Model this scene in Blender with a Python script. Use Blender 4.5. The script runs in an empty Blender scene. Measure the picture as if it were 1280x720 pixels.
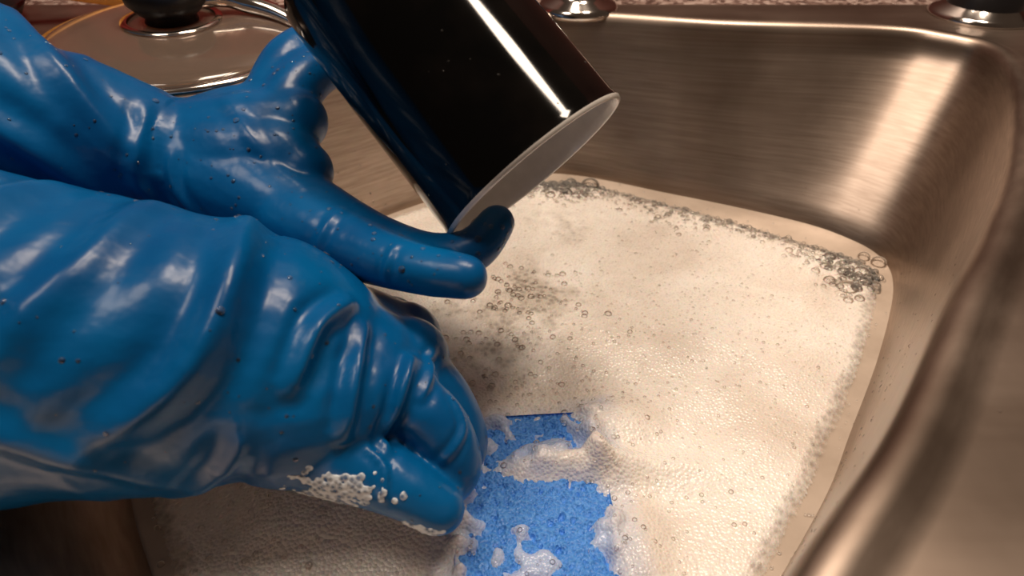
import bpy, bmesh, math, random
import numpy as np
from mathutils import Vector, noise
from mathutils.bvhtree import BVHTree
random.seed(4); rng=np.random.default_rng(7)
S=bpy.context.scene
S.view_settings.view_transform='Standard'
COL=S.collection

# ------------------------------------------------------------ helpers
def mesh_obj(name,verts,faces,mat=None,smooth=True,parent=None):
    me=bpy.data.meshes.new(name)
    me.from_pydata([tuple(v) for v in verts],[],[tuple(f) for f in faces]); me.update()
    if smooth:
        me.polygons.foreach_set('use_smooth',[True]*len(me.polygons))
    o=bpy.data.objects.new(name,me); COL.objects.link(o)
    if mat: me.materials.append(mat)
    if parent: o.parent=parent
    return o
def empty(name):
    o=bpy.data.objects.new(name,None); COL.objects.link(o); o.empty_display_size=.02; return o
def catmull(P,n,closed=False):
    P=[np.array(p,float) for p in P]; out=[]; m=len(P)
    segs=m if closed else m-1
    for i in range(segs):
        if closed: a,b,c,d=P[(i-1)%m],P[i],P[(i+1)%m],P[(i+2)%m]
        else: a,b,c,d=P[max(i-1,0)],P[i],P[i+1],P[min(i+2,m-1)]
        for k in range(n):
            t=k/n
            out.append(.5*((2*b)+(c-a)*t+(2*a-5*b+4*c-d)*t*t+(3*b-a-3*c+d)*t**3))
    if not closed: out.append(P[-1])
    return np.array(out)
def tube(pts,rad,seg=20,n=8,sq=None):
    PR=catmull([list(p)+[r] for p,r in zip(pts,rad)],n)
    P=PR[:,:3]; R=np.maximum(PR[:,3],.0005)
    T=np.gradient(P,axis=0); T/=np.linalg.norm(T,axis=1)[:,None]
    sp=[];
    for k in range(4,0,-1):
        a=k/5*math.pi/2*1.1
        sp.append((P[0]-T[0]*R[0]*math.sin(min(a,1.5)),T[0],R[0]*math.cos(min(a,1.5))))
    for i in range(len(P)): sp.append((P[i],T[i],R[i]))
    for k in range(1,5):
        a=min(k/5*math.pi/2*1.1,1.5)
        sp.append((P[-1]+T[-1]*R[-1]*math.sin(a),T[-1],R[-1]*math.cos(a)))
    u=np.cross(sp[0][1],[0.13,.2,.97]); u/=np.linalg.norm(u)
    V=[];F=[]
    for (c,t,r) in sp:
        u=u-t*np.dot(u,t); u/=np.linalg.norm(u); w=np.cross(t,u)
        for j in range(seg):
            a=2*math.pi*j/seg
            V.append(c+r*(u*math.cos(a)+w*math.sin(a)))
    m=len(sp)
    for i in range(m-1):
        for j in range(seg):
            F.append((i*seg+j,i*seg+(j+1)%seg,(i+1)*seg+(j+1)%seg,(i+1)*seg+j))
    F.append(tuple(range(seg))[::-1]); F.append(tuple((m-1)*seg+j for j in range(seg)))
    return V,F
def join(parts):
    V=[];F=[]
    for v,f in parts:
        o=len(V); V+=list(v); F+=[tuple(i+o for i in q) for q in f]
    return V,F
def lathe(profile,seg=64):
    V=[];F=[]
    for r,z in profile:
        for j in range(seg):
            a=2*math.pi*j/seg; V.append((r*math.cos(a),r*math.sin(a),z))
    for i in range(len(profile)-1):
        for j in range(seg):
            F.append((i*seg+j,i*seg+(j+1)%seg,(i+1)*seg+(j+1)%seg,(i+1)*seg+j))
    return V,F
def box(cx,cy,cz,sx,sy,sz):
    V=[(cx+a*sx/2,cy+b*sy/2,cz+c*sz/2) for a in(-1,1) for b in(-1,1) for c in(-1,1)]
    F=[(0,1,3,2),(4,6,7,5),(0,4,5,1),(2,3,7,6),(0,2,6,4),(1,5,7,3)]
    return V,F
_ico={}
def ico(sub):
    if sub not in _ico:
        bm=bmesh.new(); bmesh.ops.create_icosphere(bm,subdivisions=sub,radius=1)
        _ico[sub]=(np.array([v.co[:] for v in bm.verts]),[tuple(v.index for v in f.verts) for f in bm.faces]); bm.free()
    return _ico[sub]
def blobs(items,sub=2):
    iv,iff=ico(sub); V=[];F=[]
    for c,r,n,fl in items:
        n=np.array(n,float); n/=np.linalg.norm(n)
        w=iv*r; d=w@n; w=w-np.outer(d*(1-fl),n)
        o=len(V); V+=list(w+np.array(c)); F+=[(a+o,b+o,cc+o) for a,b,cc in iff]
    return V,F

# ------------------------------------------------------------ materials
def mat(name):
    m=bpy.data.materials.new(name); m.use_nodes=True
    nt=m.node_tree; return m,nt,nt.nodes['Principled BSDF']
def N(nt,t,**k):
    n=nt.nodes.new(t)
    for a,b in k.items():
        if a in n.inputs: n.inputs[a].default_value=b
        else: setattr(n,a,b)
    return n
def coords(nt,scale=(1,1,1)):
    tc=N(nt,'ShaderNodeTexCoord'); mp=N(nt,'ShaderNodeMapping'); mp.inputs['Scale'].default_value=scale
    nt.links.new(tc.outputs['Object'],mp.inputs['Vector']); return mp.outputs['Vector']
def ramp(nt,fac,stops):
    r=N(nt,'ShaderNodeValToRGB'); e=r.color_ramp.elements
    while len(e)<len(stops): e.new(.5)
    for i,(p,c) in enumerate(stops): e[i].position=p; e[i].color=(*c,1)
    nt.links.new(fac,r.inputs['Fac']); return r.outputs['Color']
def bump(nt,bs,h,strength,dist,prev=None):
    b=N(nt,'ShaderNodeBump',Strength=strength,Distance=dist); nt.links.new(h,b.inputs['Height'])
    if prev: nt.links.new(prev,b.inputs['Normal'])
    if bs: nt.links.new(b.outputs['Normal'],bs.inputs['Normal'])
    return b.outputs['Normal']
def simple(name,col,rough=.5,metal=0,**k):
    m,nt,b=mat(name); b.inputs['Roughness'].default_value=rough; b.inputs['Metallic'].default_value=metal
    n=N(nt,'ShaderNodeTexNoise',Scale=60.0,Detail=4.0); nt.links.new(coords(nt),n.inputs['Vector'])
    c=ramp(nt,n.outputs['Fac'],[(.3,[x*.85 for x in col]),(.7,[min(1,x*1.1) for x in col])])
    nt.links.new(c,b.inputs['Base Color'])
    for a,v in k.items(): b.inputs[a.replace('_',' ')].default_value=v
    return m
def steel_mat():
    m,nt,b=mat('brushed_steel'); b.inputs['Metallic'].default_value=1
    v=coords(nt,(5,70,620)); n=N(nt,'ShaderNodeTexNoise',Scale=1.0,Detail=5.0); nt.links.new(v,n.inputs['Vector'])
    n2=N(nt,'ShaderNodeTexNoise',Scale=14.0,Detail=5.0); nt.links.new(coords(nt),n2.inputs['Vector'])
    mx=N(nt,'ShaderNodeMath',operation='MULTIPLY'); nt.links.new(n.outputs['Fac'],mx.inputs[0]); nt.links.new(n2.outputs['Fac'],mx.inputs[1])
    nt.links.new(ramp(nt,mx.outputs[0],[(.12,(.34,.265,.215)),(.42,(.50,.405,.34))]),b.inputs['Base Color'])
    rr=N(nt,'ShaderNodeMapRange'); rr.inputs['To Min'].default_value=.30; rr.inputs['To Max'].default_value=.48
    nt.links.new(n2.outputs['Fac'],rr.inputs['Value']); nt.links.new(rr.outputs[0],b.inputs['Roughness'])
    bump(nt,b,n.outputs['Fac'],.08,.0005)
    return m
STEEL=steel_mat()
CHROME=simple('chrome',(.75,.7,.66),.12,1)
BLACKP=simple('black_plastic',(.012,.011,.012),.3)

def glove_mat():
    m,nt,b=mat('blue_rubber')
    n=N(nt,'ShaderNodeTexNoise',Scale=25.0,Detail=3.0); nt.links.new(coords(nt),n.inputs['Vector'])
    nt.links.new(ramp(nt,n.outputs['Fac'],[(.3,(.0003,.070,.225)),(.7,(.0005,.110,.315))]),b.inputs['Base Color'])
    b.inputs['Roughness'].default_value=.30; b.inputs['IOR'].default_value=1.36
    n3=N(nt,'ShaderNodeTexNoise',Scale=55.0,Detail=3.0); nt.links.new(coords(nt),n3.inputs['Vector'])
    bump(nt,b,n3.outputs['Fac'],.30,.003)
    return m
GLOVE=glove_mat()
def film_mat(name,ior,tcol,diff):
    m=bpy.data.materials.new(name); m.use_nodes=True; nt=m.node_tree; nt.nodes.clear()
    o=N(nt,'ShaderNodeOutputMaterial'); t=N(nt,'ShaderNodeBsdfTransparent'); g=N(nt,'ShaderNodeBsdfGlossy',Roughness=.04)
    d=N(nt,'ShaderNodeBsdfDiffuse'); d.inputs['Color'].default_value=(.9,.87,.83,1)
    t.inputs['Color'].default_value=(*tcol,1); g.inputs['Color'].default_value=(1,.97,.93,1)
    f=N(nt,'ShaderNodeFresnel',IOR=ior); mx=N(nt,'ShaderNodeMixShader'); m2=N(nt,'ShaderNodeMixShader'); m2.inputs[0].default_value=diff
    nt.links.new(g.outputs[0],m2.inputs[1]); nt.links.new(d.outputs[0],m2.inputs[2])
    nt.links.new(f.outputs[0],mx.inputs[0]); nt.links.new(t.outputs[0],mx.inputs[1]); nt.links.new(m2.outputs[0],mx.inputs[2]); nt.links.new(mx.outputs[0],o.inputs[0])
    return m
BUB=film_mat('bubble_film',1.5,(1,1,1),.65)
DROP=film_mat('water_drops',1.6,(1,1,1),.30)
def foam_mat():
    m,nt,b=mat('soap_foam_mat')
    at=N(nt,'ShaderNodeAttribute',attribute_name='thin_shade'); ti=N(nt,'ShaderNodeAttribute',attribute_name='sponge_tint'); op=N(nt,'ShaderNodeAttribute',attribute_name='cover')
    co=coords(nt)
    v1=N(nt,'ShaderNodeTexVoronoi',Scale=620.0); nt.links.new(co,v1.inputs['Vector'])
    v2=N(nt,'ShaderNodeTexVoronoi',Scale=260.0); nt.links.new(co,v2.inputs['Vector'])
    n=N(nt,'ShaderNodeTexNoise',Scale=16.0,Detail=6.0,Distortion=.6); nt.links.new(co,n.inputs['Vector'])
    base=ramp(nt,n.outputs['Fac'],[(.3,(.74,.67,.60)),(.5,(.87,.82,.76)),(.68,(.96,.93,.88))])
    cell=ramp(nt,v1.outputs['Distance'],[(.0,(.82,.80,.78)),(.4,(1,1,1))])
    m1=N(nt,'ShaderNodeMix',data_type='RGBA',blend_type='MULTIPLY'); m1.inputs[0].default_value=1
    nt.links.new(base,m1.inputs[6]); nt.links.new(cell,m1.inputs[7])
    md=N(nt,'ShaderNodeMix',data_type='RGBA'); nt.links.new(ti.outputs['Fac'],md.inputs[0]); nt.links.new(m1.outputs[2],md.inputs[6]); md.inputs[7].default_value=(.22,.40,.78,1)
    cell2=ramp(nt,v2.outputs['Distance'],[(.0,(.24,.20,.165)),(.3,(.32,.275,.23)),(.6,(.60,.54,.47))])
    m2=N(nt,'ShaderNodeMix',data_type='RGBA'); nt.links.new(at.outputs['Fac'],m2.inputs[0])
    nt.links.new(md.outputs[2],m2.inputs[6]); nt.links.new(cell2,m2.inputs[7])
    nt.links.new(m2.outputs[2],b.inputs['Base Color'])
    b.inputs['Roughness'].default_value=.24
    b.inputs['Subsurface Weight'].default_value=.2; b.inputs['Subsurface Scale'].default_value=.004
    p=bump(nt,None,v1.outputs['Distance'],.50,-.0010)
    bump(nt,b,v2.outputs['Distance'],.12,-.0015,p)
    ad=N(nt,'ShaderNodeMath',operation='MULTIPLY_ADD'); nt.links.new(v2.outputs['Distance'],ad.inputs[0]); ad.inputs[1].default_value=.5
    nt.links.new(op.outputs['Fac'],ad.inputs[2]); 
    rr=N(nt,'ShaderNodeMapRange'); rr.inputs['From Min'].default_value=.22; rr.inputs['From Max'].default_value=1.1; nt.links.new(ad.outputs[0],rr.inputs['Value'])
    tr=N(nt,'ShaderNodeBsdfTransparent'); mx=N(nt,'ShaderNodeMixShader'); out=nt.nodes['Material Output']
    nt.links.new(rr.outputs[0],mx.inputs[0]); nt.links.new(tr.outputs[0],mx.inputs[1]); nt.links.new(b.outputs[0],mx.inputs[2]); nt.links.new(mx.outputs[0],out.inputs[0])
    return m
FOAM=foam_mat()
def suds_mat():
    m,nt,b=mat('suds_smear'); co=coords(nt)
    b.inputs['Base Color'].default_value=(.72,.78,.84,1); b.inputs['Roughness'].default_value=.25
    v=N(nt,'ShaderNodeTexVoronoi',Scale=480.0); nt.links.new(co,v.inputs['Vector'])
    n=N(nt,'ShaderNodeTexNoise',Scale=220.0,Detail=3.0); nt.links.new(co,n.inputs['Vector'])
    mu=N(nt,'ShaderNodeMath',operation='ADD'); nt.links.new(v.outputs['Distance'],mu.inputs[0]); nt.links.new(n.outputs['Fac'],mu.inputs[1])
    r=N(nt,'ShaderNodeMapRange'); r.inputs['From Min'].default_value=.6; r.inputs['From Max'].default_value=1.15; r.inputs['To Min'].default_value=.10; r.inputs['To Max'].default_value=.85
    nt.links.new(mu.outputs[0],r.inputs['Value']); nt.links.new(r.outputs[0],b.inputs['Alpha'])
    bump(nt,b,v.outputs['Distance'],.6,-.001)
    return m
SUDS=suds_mat()
def water_mat():
    m,nt,b=mat('dishwater_mat')
    n=N(nt,'ShaderNodeTexNoise',Scale=30.0,Detail=5.0); nt.links.new(coords(nt),n.inputs['Vector'])
    nt.links.new(ramp(nt,n.outputs['Fac'],[(.3,(.42,.345,.28)),(.7,(.56,.47,.39))]),b.inputs['Base Color'])
    b.inputs['Roughness'].default_value=.16
    bump(nt,b,n.outputs['Fac'],.12,.002); return m
WATER=water_mat()
def sponge_mat():
    m,nt,b=mat('cellulose_sponge'); co=coords(nt)
    v=N(nt,'ShaderNodeTexVoronoi',Scale=650.0); nt.links.new(co,v.inputs['Vector'])
    n=N(nt,'ShaderNodeTexNoise',Scale=350.0,Detail=6.0); nt.links.new(co,n.inputs['Vector'])
    mx=N(nt,'ShaderNodeMath',operation='MULTIPLY'); nt.links.new(v.outputs['Distance'],mx.inputs[0]); nt.links.new(n.outputs['Fac'],mx.inputs[1])
    nt.links.new(ramp(nt,mx.outputs[0],[(.03,(.035,.17,.58)),(.2,(.055,.25,.76)),(.45,(.10,.34,.86))]),b.inputs['Base Color'])
    b.inputs['Roughness'].default_value=.45
    bump(nt,b,mx.outputs[0],.8,.002); return m
SPONGE=sponge_mat()
def granite():
    m,nt,b=mat('speckled_granite'); co=coords(nt)
    v=N(nt,'ShaderNodeTexVoronoi',Scale=260.0); nt.links.new(co,v.inputs['Vector'])
    nt.links.new(ramp(nt,v.outputs['Color'],[(.2,(.10,.06,.05)),(.5,(.30,.20,.17)),(.8,(.55,.43,.38))]),b.inputs['Base Color'])
    b.inputs['Roughness'].default_value=.25; return m
GRAN=granite()

# ------------------------------------------------------------ sink
ZR=.117
R=[(.0355,.524),(.1485,.504),(.2585,.492),(.2944,.474),(.311,.4454),(.288,.3817),(.2328,.290),(.1866,.2273),(.1564,.1907),(.106,.128),(.0675,.0873),(.03,.045),(-.04,.0),(-.15,.01),(-.27,.05),(-.345,.13),(-.35,.22),(-.285,.305),(-.20,.370),(-.142,.415),(-.06,.475)]
W=[(.03,.505),(.13,.468),(.205,.432),(.236,.408),(.25,.382),(.243,.348),(.208,.287),(.168,.228),(.140,.188),(.09,.13),(.055,.095),(.02,.065),(-.04,.035),(-.1,.087),(-.143,.147),(-.174,.193),(-.205,.265),(-.195,.335),(-.155,.385),(-.115,.42),(-.05,.468)]
K=10
Rl=catmull(R,K,True); Wl=catmull(W,K,True); M=len(Rl)
cen=Wl.mean(axis=0)
def normals2(L):
    T=np.roll(L,-1,0)-np.roll(L,1,0); T/=np.linalg.norm(T,axis=1)[:,None]
    n=np.stack([-T[:,1],T[:,0]],1)
    s=np.sign(((L-L.mean(0))*n).sum(1).mean()); return n*s
Nl=normals2(Rl)
X0,X1,Y0,Y1=-.50,.47,-.07,.562
def to_rect(p,x0,x1,y0,y1):
    d=p-cen; ts=[]
    if d[0]>1e-9: ts.append((x1-cen[0])/d[0])
    if d[0]<-1e-9: ts.append((x0-cen[0])/d[0])
    if d[1]>1e-9: ts.append((y1-cen[1])/d[1])
    if d[1]<-1e-9: ts.append((y0-cen[1])/d[1])
    return cen+d*min(ts)
rings=[]
outer=np.array([to_rect(p,X0,X1,Y0,Y1) for p in Rl])
for c in [(X0,Y0),(X0,Y1),(X1,Y0),(X1,Y1)]:
    i=np.argmin(((outer-np.array(c))**2).sum(1)); outer[i]=c
rings.append((outer,np.full(M,ZR-.003))); rings.append((outer,np.full(M,ZR-.0005)))
rings.append((outer*.985+cen*.015,np.full(M,ZR)))
for o,z in [(.018,.0),(.013,.0008),(.009,.0028),(.005,.0036),(.0015,.0028),(-.0010,.0003),(-.0022,-.004),(-.0028,-.010)]:
    rings.append((Rl+Nl*o,np.full(M,ZR+z)))
Rin=Rl-Nl*.0028
for z in np.linspace(ZR-.018,0,9):
    t=1-z/(ZR-.010); rings.append((Rin*(1-t)+Wl*t,np.full(M,z)))
for s,z in [(.985,-.03),(.97,-.06),(.94,-.08),(.88,-.093),(.75,-.098),(.4,-.1),(.1,-.101)]:
    rings.append((cen+(Wl-cen)*s,np.full(M,z)))
V=[];F=[]
for L,z in rings:
    V+= [(p[0],p[1],zz) for p,zz in zip(L,z)]
for i in range(len(rings)-1):
    for j in range(M): F.append((i*M+j,i*M+(j+1)%M,(i+1)*M+(j+1)%M,(i+1)*M+j))
F.append(tuple((len(rings)-1)*M+j for j in range(M)))
sink=empty('kitchen_sink')
basin=mesh_obj('basin',V,F,STEEL,parent=sink)
bm=bmesh.new(); bm.from_mesh(basin.data); bmesh.ops.recalc_face_normals(bm,faces=bm.faces); bm.to_mesh(basin.data); bm.free()
items=[]
for _ in range(900):
    j=rng.integers(0,M); t=rng.random()**.8; z=(ZR-.012)*(1-t)
    p=Rin[j]*(1-t)+Wl[j]*t
    items.append(((p[0],p[1],z),rng.uniform(.0003,.0009),(Nl[j][0],Nl[j][1],-.25),.5))
for _ in range(120):
    j=rng.integers(0,M); q=Rl[j]+Nl[j]*rng.uniform(.02,.07); items.append(((q[0],q[1],ZR),rng.uniform(.0004,.001),(0,0,1),.4))
v,f=blobs(items,1); mesh_obj('wall_droplets',v,f,DROP,parent=sink)

out2=np.array([to_rect(p,-1.1,1.2,-.11,.74) for p in Rl])
for c in [(-1.1,-.11),(-1.1,.74),(1.2,-.11),(1.2,.74)]:
    i=np.argmin(((out2-np.array(c))**2).sum(1)); out2[i]=c
inn=cen+(outer-cen)*.975
V=[];F=[]
for L,z in [(inn,.074),(inn,ZR-.0035),(out2,ZR-.0035),(out2,.074),(inn,.074)]:
    V+=[(p[0],p[1],z) for p in L]
for i in range(4):
    for j in range(M): F.append((i*M+j,i*M+(j+1)%M,(i+1)*M+(j+1)%M,(i+1)*M+j))
mesh_obj('countertop',V,F,GRAN,smooth=False)
v,f=box(.05,.752,.45,2.3,.024,.70); mesh_obj('wall_back',v,f,simple('dark_red_wall',(.10,.035,.028),.5),smooth=False)

# ------------------------------------------------------------ water and foam
V=[(p[0],p[1],-.001) for p in (cen+(Wl-cen)*1.003)]
water=mesh_obj('dishwater',V,[tuple(range(M))],WATER)
FP=[(-.05,.462),(0,.487),(.032,.487),(.0635,.482),(.132,.4447),(.196,.4026),(.2377,.3687),(.2247,.33),(.183,.261),(.1398,.199),(.1037,.1517),(.06,.098),(.02,.07),(-.04,.04),(-.1,.093),(-.138,.152),(-.167,.195),(-.195,.26),(-.185,.33),(-.15,.38),(-.11,.42)]
FL=catmull(FP,6,True)
gs=.0014
gx=np.arange(-.205,.25,gs); gy=np.arange(.03,.5,gs)
GX,GY=np.meshgrid(gx,gy); P=np.stack([GX.ravel(),GY.ravel()],1)
def sdist(P,L):
    A=L; B=np.roll(L,-1,0); best=np.full(len(P),9.); ins=np.zeros(len(P),bool)
    for a,b in zip(A,B):
        d=b-a; t=np.clip(((P-a)@d)/(d@d),0,1); q=a+t[:,None]*d
        best=np.minimum(best,np.hypot(*(P-q).T))
        c=((a[1]>P[:,1])!=(b[1]>P[:,1]))&(P[:,0]<(b[0]-a[0])*(P[:,1]-a[1])/(b[1]-a[1]+1e-12)+a[0]); ins^=c
    return np.where(ins,best,-best)
sd=sdist(P,FL)
def nz(p,s,o=0): return noise.noise(Vector((p[0]*s+o,p[1]*s,o*.7)))
nb=np.array([nz(p,35) for p in P]); nf=np.array([nz(p,120,3) for p in P]); nl=np.array([nz(p,14,9) for p in P])
def g(cx,cy,sx,sy): return np.exp(-((P[:,0]-cx)/sx)**2-((P[:,1]-cy)/sy)**2)
z=-.0004+np.clip(sd*.3,0,.0024)+(.0016*nb+.0004*nf+.0030*nl)*np.clip(sd/.03,0,1)
z=np.where(sd>.02,np.maximum(z,.0004),z)
z+= .006*g(-.07,.19,.04,.04)+.004*g(.1,.3,.08,.08)
SCX,SCY,SW,SL,SA=.0095,.180,.068,.107,math.radians(4)
ca,sa=math.cos(SA),math.sin(SA)
lx=(P[:,0]-SCX)*ca+(P[:,1]-SCY)*sa; ly=-(P[:,0]-SCX)*sa+(P[:,1]-SCY)*ca
bd=np.maximum(abs(lx)-SW/2,abs(ly)-SL/2)
edgew=np.exp(-((bd+.001+nb*.004+nf*.004)/.0050)**2)
z+= .0052*edgew*np.clip(.85+nb*1.6+nf*.9,0.05,1.3)*np.where((P[:,1]>.22)&(P[:,0]<.03),.65,1)
z+= .0125*g(.034,.201,.038,.0085)*np.clip(1+nb*.8,0,1.4)+.010*g(.052,.228,.018,.018)+.007*g(.054,.160,.010,.03)
near_sp=np.clip(1-np.maximum(bd,0)/.01,0,1)
z+= near_sp*(.0052*np.clip(nf*1.8+nb*1.5-.08,0,1))
thin_shade=1.0*g(.008,.335,.035,.026)+.78*g(-.012,.285,.045,.045)+.45*g(.03,.42,.03,.03)  # thin suds, plus soft shadow painted into the foam colour
thin_shade=np.clip((thin_shade-.3)*.8+nb*1.1+nf*.6,0,.85)*np.clip(thin_shade*2.5,0,1)
edge=np.clip(1-sd/.012,0,1)*(P[:,1]>.33); thin_shade=np.maximum(thin_shade,np.clip(edge*.40+nb*.5,0,.45)*(edge>0))
z-=thin_shade*.0008*np.clip(sd/.01,0,1)
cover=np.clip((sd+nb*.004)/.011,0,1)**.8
sponge_tint=np.clip((.014-bd)/.020,0,1)*.70*np.clip(1.15+nb*1.5+nf*.6-np.clip(z-.003,0,1)*90,0.12,1)  # sponge blue showing through the translucent suds, painted into the foam colour
nx=len(gx); keep=sd>0
kk=keep.reshape(GX.shape); cell=kk[:-1,:-1]&kk[1:,:-1]&kk[:-1,1:]&kk[1:,1:]
F=[]
for r,c in zip(*np.nonzero(cell)):
    i=r*nx+c; F.append((i,i+1,i+nx+1,i+nx))
used=np.unique(np.array(F)); remap=-np.ones(len(P),int); remap[used]=np.arange(len(used))
F=remap[np.array(F)]
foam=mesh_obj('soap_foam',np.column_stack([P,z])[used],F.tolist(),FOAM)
for nm,arr in (('thin_shade',thin_shade),('sponge_tint',sponge_tint),('cover',cover)):
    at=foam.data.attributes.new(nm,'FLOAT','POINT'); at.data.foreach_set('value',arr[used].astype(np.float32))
fz=lambda x,y: z[int(round((y-gy[0])/gs))*nx+int(round((x-gx[0])/gs))]
items=[];big=[]
edgeL=catmull(FP[:8],30)
for _ in range(2300):
    i=rng.integers(10,len(edgeL)-20); p=edgeL[i]; inn_=np.array([.05,.28])-p; inn_/=np.linalg.norm(inn_)
    q=p+inn_*abs(rng.normal(0,.014))+rng.normal(0,.0015,2)
    r=rng.choice([.0007,.0011,.0016,.0024],p=[.45,.33,.17,.05])*rng.uniform(.8,1.2)
    items.append(((q[0],q[1],max(-.0005,min(fz(*q),.003))),r,(0,0,1),.8))
for (x,y,s,n,rm) in [(.005,.335,.022,80,.0020),(-.012,.29,.028,80,.0018),(.215,.35,.011,40,.0035),(.045,.478,.010,30,.0035),(.03,.165,.03,160,.0012),(.012,.23,.03,60,.0014),(-.12,.18,.03,80,.0014),(.05,.30,.08,350,.0009),(.02,.22,.05,300,.0009),(.12,.28,.06,500,.0006),(.1,.38,.06,400,.0006)]:
    for _ in range(n):
        q=np.array([x,y])+rng.normal(0,s,2)
        if not(-.2<q[0]<.24 and .04<q[1]<.49) : continue
        r=rm*rng.uniform(.35,1.15); (big if r>.0022 else items).append(((q[0],q[1],fz(*q)),r,(0,0,1),.85))
for x,y,r in [(.062,.482,.0075),(.047,.486,.005),(.212,.345,.007),(.224,.352,.0055),(.205,.338,.0045),(.228,.362,.006),(.0,.345,.004),(.012,.338,.0035),(.018,.352,.0035),(.055,.19,.0022),(.245,.375,.005),(.238,.382,.004)]:
    big.append(((x,y,.0),r,(0,0,1),.8))
v,f=join([blobs(items,2),blobs(big,3)])
bubbles=mesh_obj('bubbles',v,f,BUB,parent=foam)

# ------------------------------------------------------------ sponge
bm=bmesh.new()
sx,sy,sz=SW,SL,.02
bmesh.ops.create_cube(bm,size=1)
bmesh.ops.subdivide_edges(bm,edges=bm.edges[:],cuts=90,use_grid_fill=True)
for vv in bm.verts:
    x,y,zz=vv.co
    p=Vector((x*sx,y*sy,zz*sz))
    hx,hy=sx/2-.007,sy/2-.007
    qx=max(abs(p.x)-hx,0); qy=max(abs(p.y)-hy,0); d=math.hypot(qx,qy)
    if d>.007: 
        k=.007/d; p.x=math.copysign(hx+qx*k,p.x); p.y=math.copysign(hy+qy*k,p.y)
    n1=noise.noise(p*330); n2=noise.noise(p*620+Vector((4,2,1))); n3=noise.noise(p*90)
    dd=-max(0,n1-.12)*.0050-max(0,n2)*.0018+n3*.0014
    eg=max(abs(x),abs(y)); rd=max(0,(eg-.44)/.06)**2*.0015
    if zz>.49: p.z+=dd-rd
    if abs(x)>.49: p.x+=math.copysign(dd,x)
    if abs(y)>.49: p.y+=math.copysign(dd,y)
    vv.co=p
me=bpy.data.meshes.new('sponge'); bm.to_mesh(me); bm.free(); me.polygons.foreach_set('use_smooth',[True]*len(me.polygons))
sp=bpy.data.objects.new('sponge',me); COL.objects.link(sp); me.materials.append(SPONGE)
sp.location=(SCX,SCY,-.0040); sp.rotation_euler=(0,0,SA)

# ------------------------------------------------------------ gloves
def build_glove(name,parts,ridges,seed,wr_scale,vox=.0013,drops=160,smooth_it=9):
    v,f=join([tube(*p) for p in parts])
    o=mesh_obj(name,v,f,GLOVE)
    md=o.modifiers.new('r','REMESH'); md.mode='VOXEL'; md.voxel_size=vox
    ms=o.modifiers.new('s','SMOOTH'); ms.factor=.6; ms.iterations=smooth_it
    dg=bpy.context.evaluated_depsgraph_get(); ev=o.evaluated_get(dg)
    me=bpy.data.meshes.new_from_object(ev); o.modifiers.clear(); old=o.data; o.data=me; bpy.data.meshes.remove(old)
    n=len(me.vertices); co=np.empty(n*3); me.vertices.foreach_get('co',co); co=co.reshape(-1,3)
    no=np.array([vv.normal[:] for vv in me.vertices])
    bvh=BVHTree.FromObject(o,bpy.context.evaluated_depsgraph_get())
    disp=np.zeros(n)
    for pts,amp,w in ridges:
        q=[np.array(bvh.find_nearest(Vector(p))[0][:]) for p in pts]
        L=catmull(q,8)
        L=np.array([np.array(bvh.find_nearest(Vector(p))[0][:]) for p in L])
        best=np.full(n,9.); tt=np.zeros(n)
        for i in range(len(L)-1):
            a,b=L[i],L[i+1]; d=b-a; t=np.clip(((co-a)@d)/(d@d+1e-12),0,1)
            dd=np.linalg.norm(co-(a+t[:,None]*d),axis=1); s=dd<best; best[s]=dd[s]; tt[s]=(i+t[s])/(len(L)-1)
        en=np.sin(np.pi*np.clip(tt*.9+.05,0,1))**.6
        disp+=amp*np.exp(-(best/w)**2)*en
        disp-=amp*.45*np.exp(-((best-2*w)/w)**2)*en
    ax,amp=wr_scale
    for i in range(n):
        c=co[i]; p=Vector((c[0]*ax[0],c[1]*ax[1],c[2]*ax[2]+seed))
        a=noise.noise(p); b=noise.noise(p*2.3); d=noise.noise(p*5)
        disp[i]+=amp(c)*((1-abs(a)*2.2)*.8-.4+.25*b+.08*d)
    co=co+no*disp[:,None]
    me.vertices.foreach_set('co',co.ravel()); me.polygons.foreach_set('use_smooth',[True]*len(me.polygons)); me.update()
    if not me.materials: me.materials.append(GLOVE)
    it=[]
    cand=np.nonzero((no[:,2]>-.1)&(co[:,0]>-.27))[0]
    for i in rng.choice(cand,drops):
        it.append((co[i],rng.choice([.0004,.0007,.0010,.0015],p=[.45,.37,.14,.04]),no[i],.32))
    vv,ff=blobs(it,2); mesh_obj('water_droplets',vv,ff,DROP,parent=o)
    return o
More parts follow.
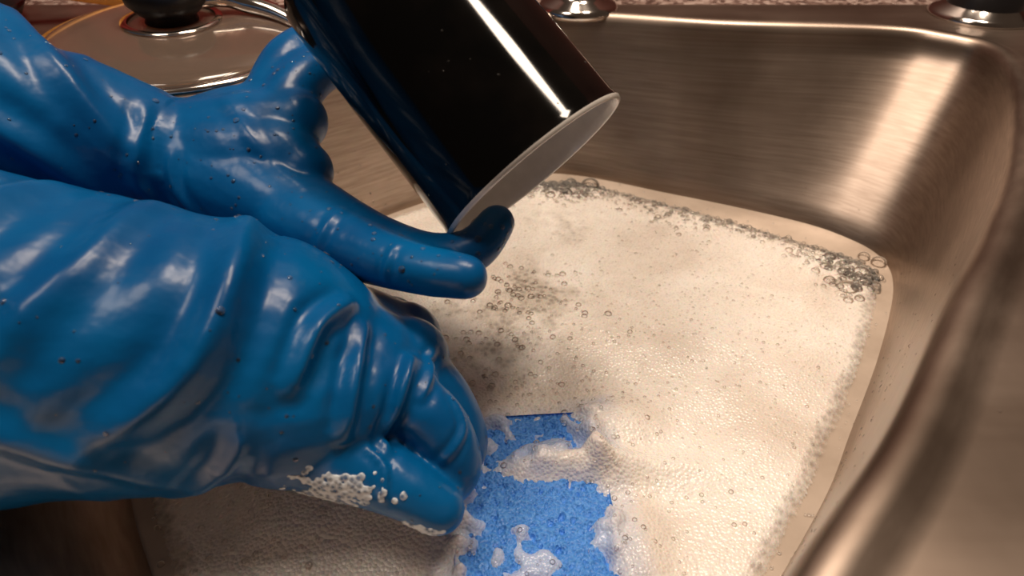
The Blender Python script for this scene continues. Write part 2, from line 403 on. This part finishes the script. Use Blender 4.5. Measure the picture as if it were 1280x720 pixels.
near=[
 ([(-.62,.10,.40),(-.45,.155,.290),(-.36,.178,.215),(-.30,.19,.150),(-.246,.195,.108),(-.195,.197,.089),(-.152,.197,.085),(-.1076,.199,.0785),(-.082,.199,.070),(-.066,.198,.063)],[.066,.067,.067,.066,.065,.062,.057,.0520,.0445,.034],40),
 ([(-.085,.185,.070),(-.062,.186,.070),(-.046,.1873,.0700)],[.036,.029,.0175]),
 ([(-.085,.198,.068),(-.060,.203,.068),(-.044,.2082,.067)],[.036,.030,.018]),
 ([(-.085,.21,.066),(-.065,.22,.064),(-.0476,.2275,.0610)],[.034,.028,.017]),
 ([(-.088,.21,.064),(-.07,.228,.060),(-.0564,.2410,.0550)],[.032,.024,.016]),
 ([(-.050,.1873,.0700),(-.031,.1793,.0625),(-.0215,.1707,.0450),(-.0300,.1670,.0330)],[.0145,.0120,.0105,.0094]),
 ([(-.047,.2062,.067),(-.0294,.2,.0526),(-.0212,.19,.0333),(-.0317,.1843,.0180)],[.0148,.0122,.0108,.0096]),
 ([(-.0486,.2275,.0610),(-.0372,.2204,.0455),(-.0284,.2074,.0232),(-.0386,.2013,.0100)],[.0140,.0116,.0104,.0092]),
 ([(-.0574,.2410,.0550),(-.048,.2357,.041),(-.0407,.2236,.0215),(-.050,.2124,.0090)],[.0125,.0105,.0095,.0085]),
 ([(-.088,.178,.062),(-.062,.1655,.0560),(-.041,.158,.0500),(-.0270,.1533,.0430)],[.024,.0160,.0118,.0102]),
]
ridN=[
 ([(-.0585,.197,.1065),(-.0675,.180,.108),(-.0717,.1594,.0976)],.0040,.0032),
 ([(-.0425,.190,.105),(-.0503,.1677,.0969),(-.054,.1517,.079)],.0036,.0028),
 ([(-.1045,.231,.118),(-.0957,.1824,.1198),(-.1033,.1554,.1088),(-.136,.140,.0887)],.0054,.006),
 ([(-.035,.192,.09),(-.038,.175,.085),(-.043,.162,.07)],.0026,.0020),
 ([(-.028,.20,.08),(-.032,.19,.078),(-.036,.18,.072)],.0018,.0016),
 ([(-.024,.182,.07),(-.022,.175,.062),(-.025,.168,.055)],.0014,.0014),
 ([(-.05,.16,.07),(-.045,.155,.065),(-.045,.15,.055)],.0014,.0014),
 ([(-.135,.225,.125),(-.14,.18,.128),(-.165,.15,.11)],.003,.006),
 ([(-.17,.225,.13),(-.185,.17,.135),(-.20,.14,.10)],.003,.006),
 ([(-.20,.15,.12),(-.15,.15,.09),(-.11,.15,.06)],.0022,.005),
 ([(-.09,.16,.085),(-.10,.145,.065),(-.12,.145,.045)],.0022,.004),
]
gN=build_glove('rubber_glove',near,ridN,2.0,((20,13,13),lambda p:.0030 if p[0]<-.09 else .0014),drops=260,smooth_it=10)
far=[
 ([(-.64,.44,.33),(-.47,.385,.26),(-.36,.345,.212),(-.283,.3116,.174),(-.2235,.285,.1470),(-.189,.2905,.1270),(-.160,.2966,.1120),(-.135,.293,.109)],[.052,.050,.047,.042,.0350,.0322,.0285,.026],36),
 ([(-.16,.300,.111),(-.125,.283,.106),(-.0915,.262,.1025)],[.027,.0235,.0165]),
 ([(-.155,.303,.112),(-.128,.294,.116),(-.108,.290,.118),(-.096,.283,.1150)],[.027,.0245,.019,.014]),
 ([(-.155,.303,.113),(-.125,.303,.122),(-.108,.305,.127),(-.102,.306,.129)],[.027,.0225,.0175,.015]),
 ([(-.155,.303,.113),(-.132,.312,.124),(-.1187,.3174,.130)],[.026,.020,.015]),
 ([(-.155,.303,.110),(-.138,.318,.118),(-.123,.325,.122)],[.025,.019,.013]),
 ([(-.098,.262,.1020),(-.066,.240,.1010),(-.040,.2225,.1035),(-.0180,.2130,.1055)],[.0170,.0138,.0106,.0090]),
 ([(-.098,.272,.106),(-.062,.2500,.0990),(-.0350,.2350,.0990),(-.0165,.2345,.1035),(-.0065,.2425,.1120)],[.0155,.0130,.0112,.0096,.0082]),
 ([(-.112,.3035,.125),(-.103,.3265,.140),(-.0874,.350,.143),(-.058,.354,.1425)],[.0150,.0130,.0110,.0095]),
 ([(-.1187,.3174,.130),(-.1116,.3430,.146),(-.094,.364,.152),(-.066,.364,.157)],[.0145,.0122,.0105,.0092]),
 ([(-.123,.325,.120),(-.113,.354,.130),(-.092,.372,.135),(-.060,.364,.142)],[.0125,.0105,.0095,.0085]),
]
ridF=[
 ([(-.165,.29,.14),(-.168,.275,.12),(-.160,.275,.10)],.0016,.003),
 ([(-.22,.31,.18),(-.19,.28,.16),(-.165,.27,.13)],.0030,.005),
 ([(-.23,.27,.16),(-.20,.265,.14),(-.18,.27,.11)],.0030,.005),
 ([(-.13,.30,.14),(-.11,.28,.125),(-.09,.262,.12)],.0010,.003),
 ([(-.15,.28,.125),(-.145,.275,.11),(-.13,.265,.09)],.0014,.0025),
 ([(-.07,.25,.12),(-.075,.24,.11),(-.08,.235,.10)],.0010,.002),
 ([(-.045,.225,.115),(-.048,.218,.108),(-.05,.217,.10)],.0008,.0016),
]
gF=build_glove('rubber_glove',far,ridF,7.0,((26,20,20),lambda p:.0030 if p[0]<-.155 else .0006),drops=420,smooth_it=16)
# soap smears clinging to the near glove
it=[]
bv=BVHTree.FromObject(gN,bpy.context.evaluated_depsgraph_get())
for c,s,n in [((-.060,.145,.060),.0045,200),((-.068,.147,.050),.004,120),((-.034,.140,.042),.0022,60)]:
    for _ in range(n):
        p=np.array(c)+rng.normal(0,s,3)*np.array([1.5,1,.7]); q=bv.find_nearest(Vector(p)); it.append((q[0][:],rng.uniform(.0008,.0018),q[1][:],.35))
v,f=blobs(it,2); sd_=mesh_obj('suds',v,f,SUDS,parent=gN)
m_=sd_.modifiers.new('r','REMESH'); m_.mode='VOXEL'; m_.voxel_size=.00035; m_.use_smooth_shade=True
m_=sd_.modifiers.new('s','SMOOTH'); m_.factor=.6; m_.iterations=8

# ------------------------------------------------------------ mug
mo=Vector((.0095,.262,.126)); ax=Vector((.628,-.490,-.610)).normalized()
r=.0455; h=.120
prof=[(0,0),(r*.76,0),(r*.86,.0015),(r*.925,.006),(r*.94,.013),(r*.97,.05),(r,h-.004),(r+.0008,h-.001)]
mug=empty('coffee_mug')
q=ax.to_track_quat('Z','Y')
mug.location=mo-ax*h; mug.rotation_mode='QUATERNION'; mug.rotation_quaternion=q
mb,nt,b=mat('black_glaze'); b.inputs['Roughness'].default_value=.08; b.inputs['IOR'].default_value=1.36
n=N(nt,'ShaderNodeTexNoise',Scale=40.0,Detail=3.0); nt.links.new(coords(nt),n.inputs['Vector'])
nt.links.new(ramp(nt,n.outputs['Fac'],[(.45,(.0015,.0015,.0015)),(.8,(.005,.004,.0035))]),b.inputs['Base Color'])
mw=simple('white_glaze',(.78,.75,.71),.12)
v,f=lathe(prof,96); mesh_obj('body',v,f,mb,parent=mug)
pin=[(r+.0008,h-.001),(r+.0004,h+.0004),(r-.0006,h+.0008),(r-.0016,h+.0001),(r-.0020,h-.004),(r*.9,.02),(r-.011,.007),(0,.005)]
v,f=lathe(pin,96); mesh_obj('interior',v,f,mw,parent=mug)
it=[]
for _ in range(30):
    a=rng.uniform(0,2*math.pi); zz=h-.006-abs(rng.normal(0,.03))
    if zz<.015: continue
    rr_=r*(.94+.06*zz/h); it.append(((rr_*math.cos(a),rr_*math.sin(a),zz),rng.uniform(.0003,.0007),(math.cos(a),math.sin(a),0),.5))
v,f=blobs(it,2); mesh_obj('droplets',v,f,DROP,parent=mug)

# ------------------------------------------------------------ things behind
lid=empty('glass_pot_lid'); lid.location=(-.214,.445,ZR+.006); lid.rotation_euler=(math.radians(3),math.radians(2),0)
gm,nt,b=mat('lid_glass'); b.inputs['Transmission Weight'].default_value=.85; b.inputs['Roughness'].default_value=.08; b.inputs['Base Color'].default_value=(.55,.44,.36,1)
RL=.080
pr=[(RL,.0)]+[(RL*math.cos(a),.002+.013*math.sin(a)) for a in np.linspace(.15,1.5,14)]
v,f=lathe(pr,72); g_=mesh_obj('glass_dome',v,f,gm,parent=lid); sm=g_.modifiers.new('t','SOLIDIFY'); sm.thickness=.003
v,f=lathe([(RL-.003,.003),(RL+.002,.004),(RL+.004,.001),(RL+.002,-.003),(RL-.002,-.003),(RL-.003,.003)],72); mesh_obj('steel_band',v,f,CHROME,parent=lid)
v,f=lathe([(.026,.0135),(.030,.0145),(.030,.0155),(.026,.0160)],48); mesh_obj('washer',v,f,CHROME,parent=lid)
v,f=lathe([(0,.014),(.016,.014),(.015,.018),(.019,.021),(.024,.027),(.025,.034),(.022,.041),(.012,.046),(0,.047)],40); mesh_obj('knob',v,f,BLACKP,parent=lid)
wood=simple('warm_wood',(.80,.34,.05),.45)
sp1=empty('wooden_spoon')
v,f=tube([(-.262,.534,.1265),(-.30,.520,.135),(-.34,.508,.143),(-.40,.500,.142)],[.0075,.0072,.007,.0080],14); mesh_obj('handle',v,f,wood,parent=sp1)
iv,iff=ico(3); mesh_obj('bowl',[(-.425+a[0]*.032,.498+a[1]*.021,.140+a[2]*.006) for a in iv],iff,wood,parent=sp1)
pan=empty('dark_frying_pan'); pan.location=(-.405,.498,ZR+.0015)
v,f=lathe([(0,0),(.042,0),(.050,.004),(.056,.013),(.058,.013),(.052,.003),(.044,-.001),(0,-.001)],64); mesh_obj('pan_body',v,f,BLACKP,parent=pan)
v,f=tube([(-.200,.449,.147),(-.185,.462,.146),(-.172,.466,.1415),(-.155,.464,.137),(-.135,.456,.130)],[.0045,.0055,.006,.0055,.004],14)
mesh_obj('steel_serving_spoon',v,f,CHROME)
V=[];F=[]
for i in range(40):
    for j in range(20):
        x=-.55+i*.01; V.append((x,.60+.010*math.sin(i*.55)+.004*math.sin(i*1.3),ZR-.003+j*.012))
for i in range(39):
    for j in range(19): F.append((i*20+j,(i+1)*20+j,(i+1)*20+j+1,i*20+j+1))
t=mesh_obj('dish_towel',V,F,simple('red_cloth',(.26,.018,.014),.9)); t.modifiers.new('t','SOLIDIFY').thickness=.002
fa=empty('faucet'); fa.location=(.050,.545,ZR-.0008)
v,f=lathe([(0,0),(.030,0),(.031,.003),(.028,.007),(.020,.010),(.016,.016),(.015,.06),(.015,.10)],48); mesh_obj('base',v,f,CHROME,parent=fa)
v,f=tube([(0,0,.09),(0,.0,.20),(.01,-.02,.27),(.025,-.07,.30),(.04,-.12,.28),(.045,-.13,.25)],[.013,.012,.012,.012,.012,.012],20); mesh_obj('spout',v,f,CHROME,parent=fa)
sr=empty('sink_sprayer'); sr.location=(.350,.530,ZR-.0008)
v,f=lathe([(0,0),(.036,0),(.037,.002),(.034,.005),(.026,.009),(.024,.012)],48); mesh_obj('flange',v,f,CHROME,parent=sr)
v,f=lathe([(.026,.009),(.025,.016),(.020,.025),(.018,.06),(.02,.08),(.018,.10),(0,.105)],40); mesh_obj('spray_head',v,f,BLACKP,parent=sr)

# ------------------------------------------------------------ light, world, camera
w=bpy.data.worlds.new('room'); S.world=w; w.use_nodes=True
w.node_tree.nodes['Background'].inputs[0].default_value=(.30,.20,.14,1); w.node_tree.nodes['Background'].inputs[1].default_value=.16
def area(name,loc,tgt,size,en,col):
    l=bpy.data.lights.new(name,'AREA'); l.size=size; l.energy=en; l.color=col
    o=bpy.data.objects.new(name,l); COL.objects.link(o); o.location=loc
    o.rotation_euler=(Vector(tgt)-Vector(loc)).to_track_quat('-Z','Y').to_euler(); return o
area('ceiling_lamp',(.02,.46,1.15),(.08,.3,0),.25,6.8,(1,.81,.64))
area('ceiling_lamp',(.33,.36,1.15),(.08,.3,0),.16,5.2,(1,.81,.64))
area('fill_lamp',(-.45,.10,1.05),(-.05,.25,.05),.30,3.4,(1,.84,.70))  # unseen fill light added from the front left
cam=bpy.data.cameras.new('camera'); cam.lens=24; cam.sensor_width=36; cam.clip_start=.01
cam.dof.use_dof=True; cam.dof.focus_distance=.32; cam.dof.aperture_fstop=11
co=bpy.data.objects.new('camera',cam); COL.objects.link(co); co.location=(0,0,.26); co.rotation_euler=(math.radians(53.13),0,0)
S.camera=co
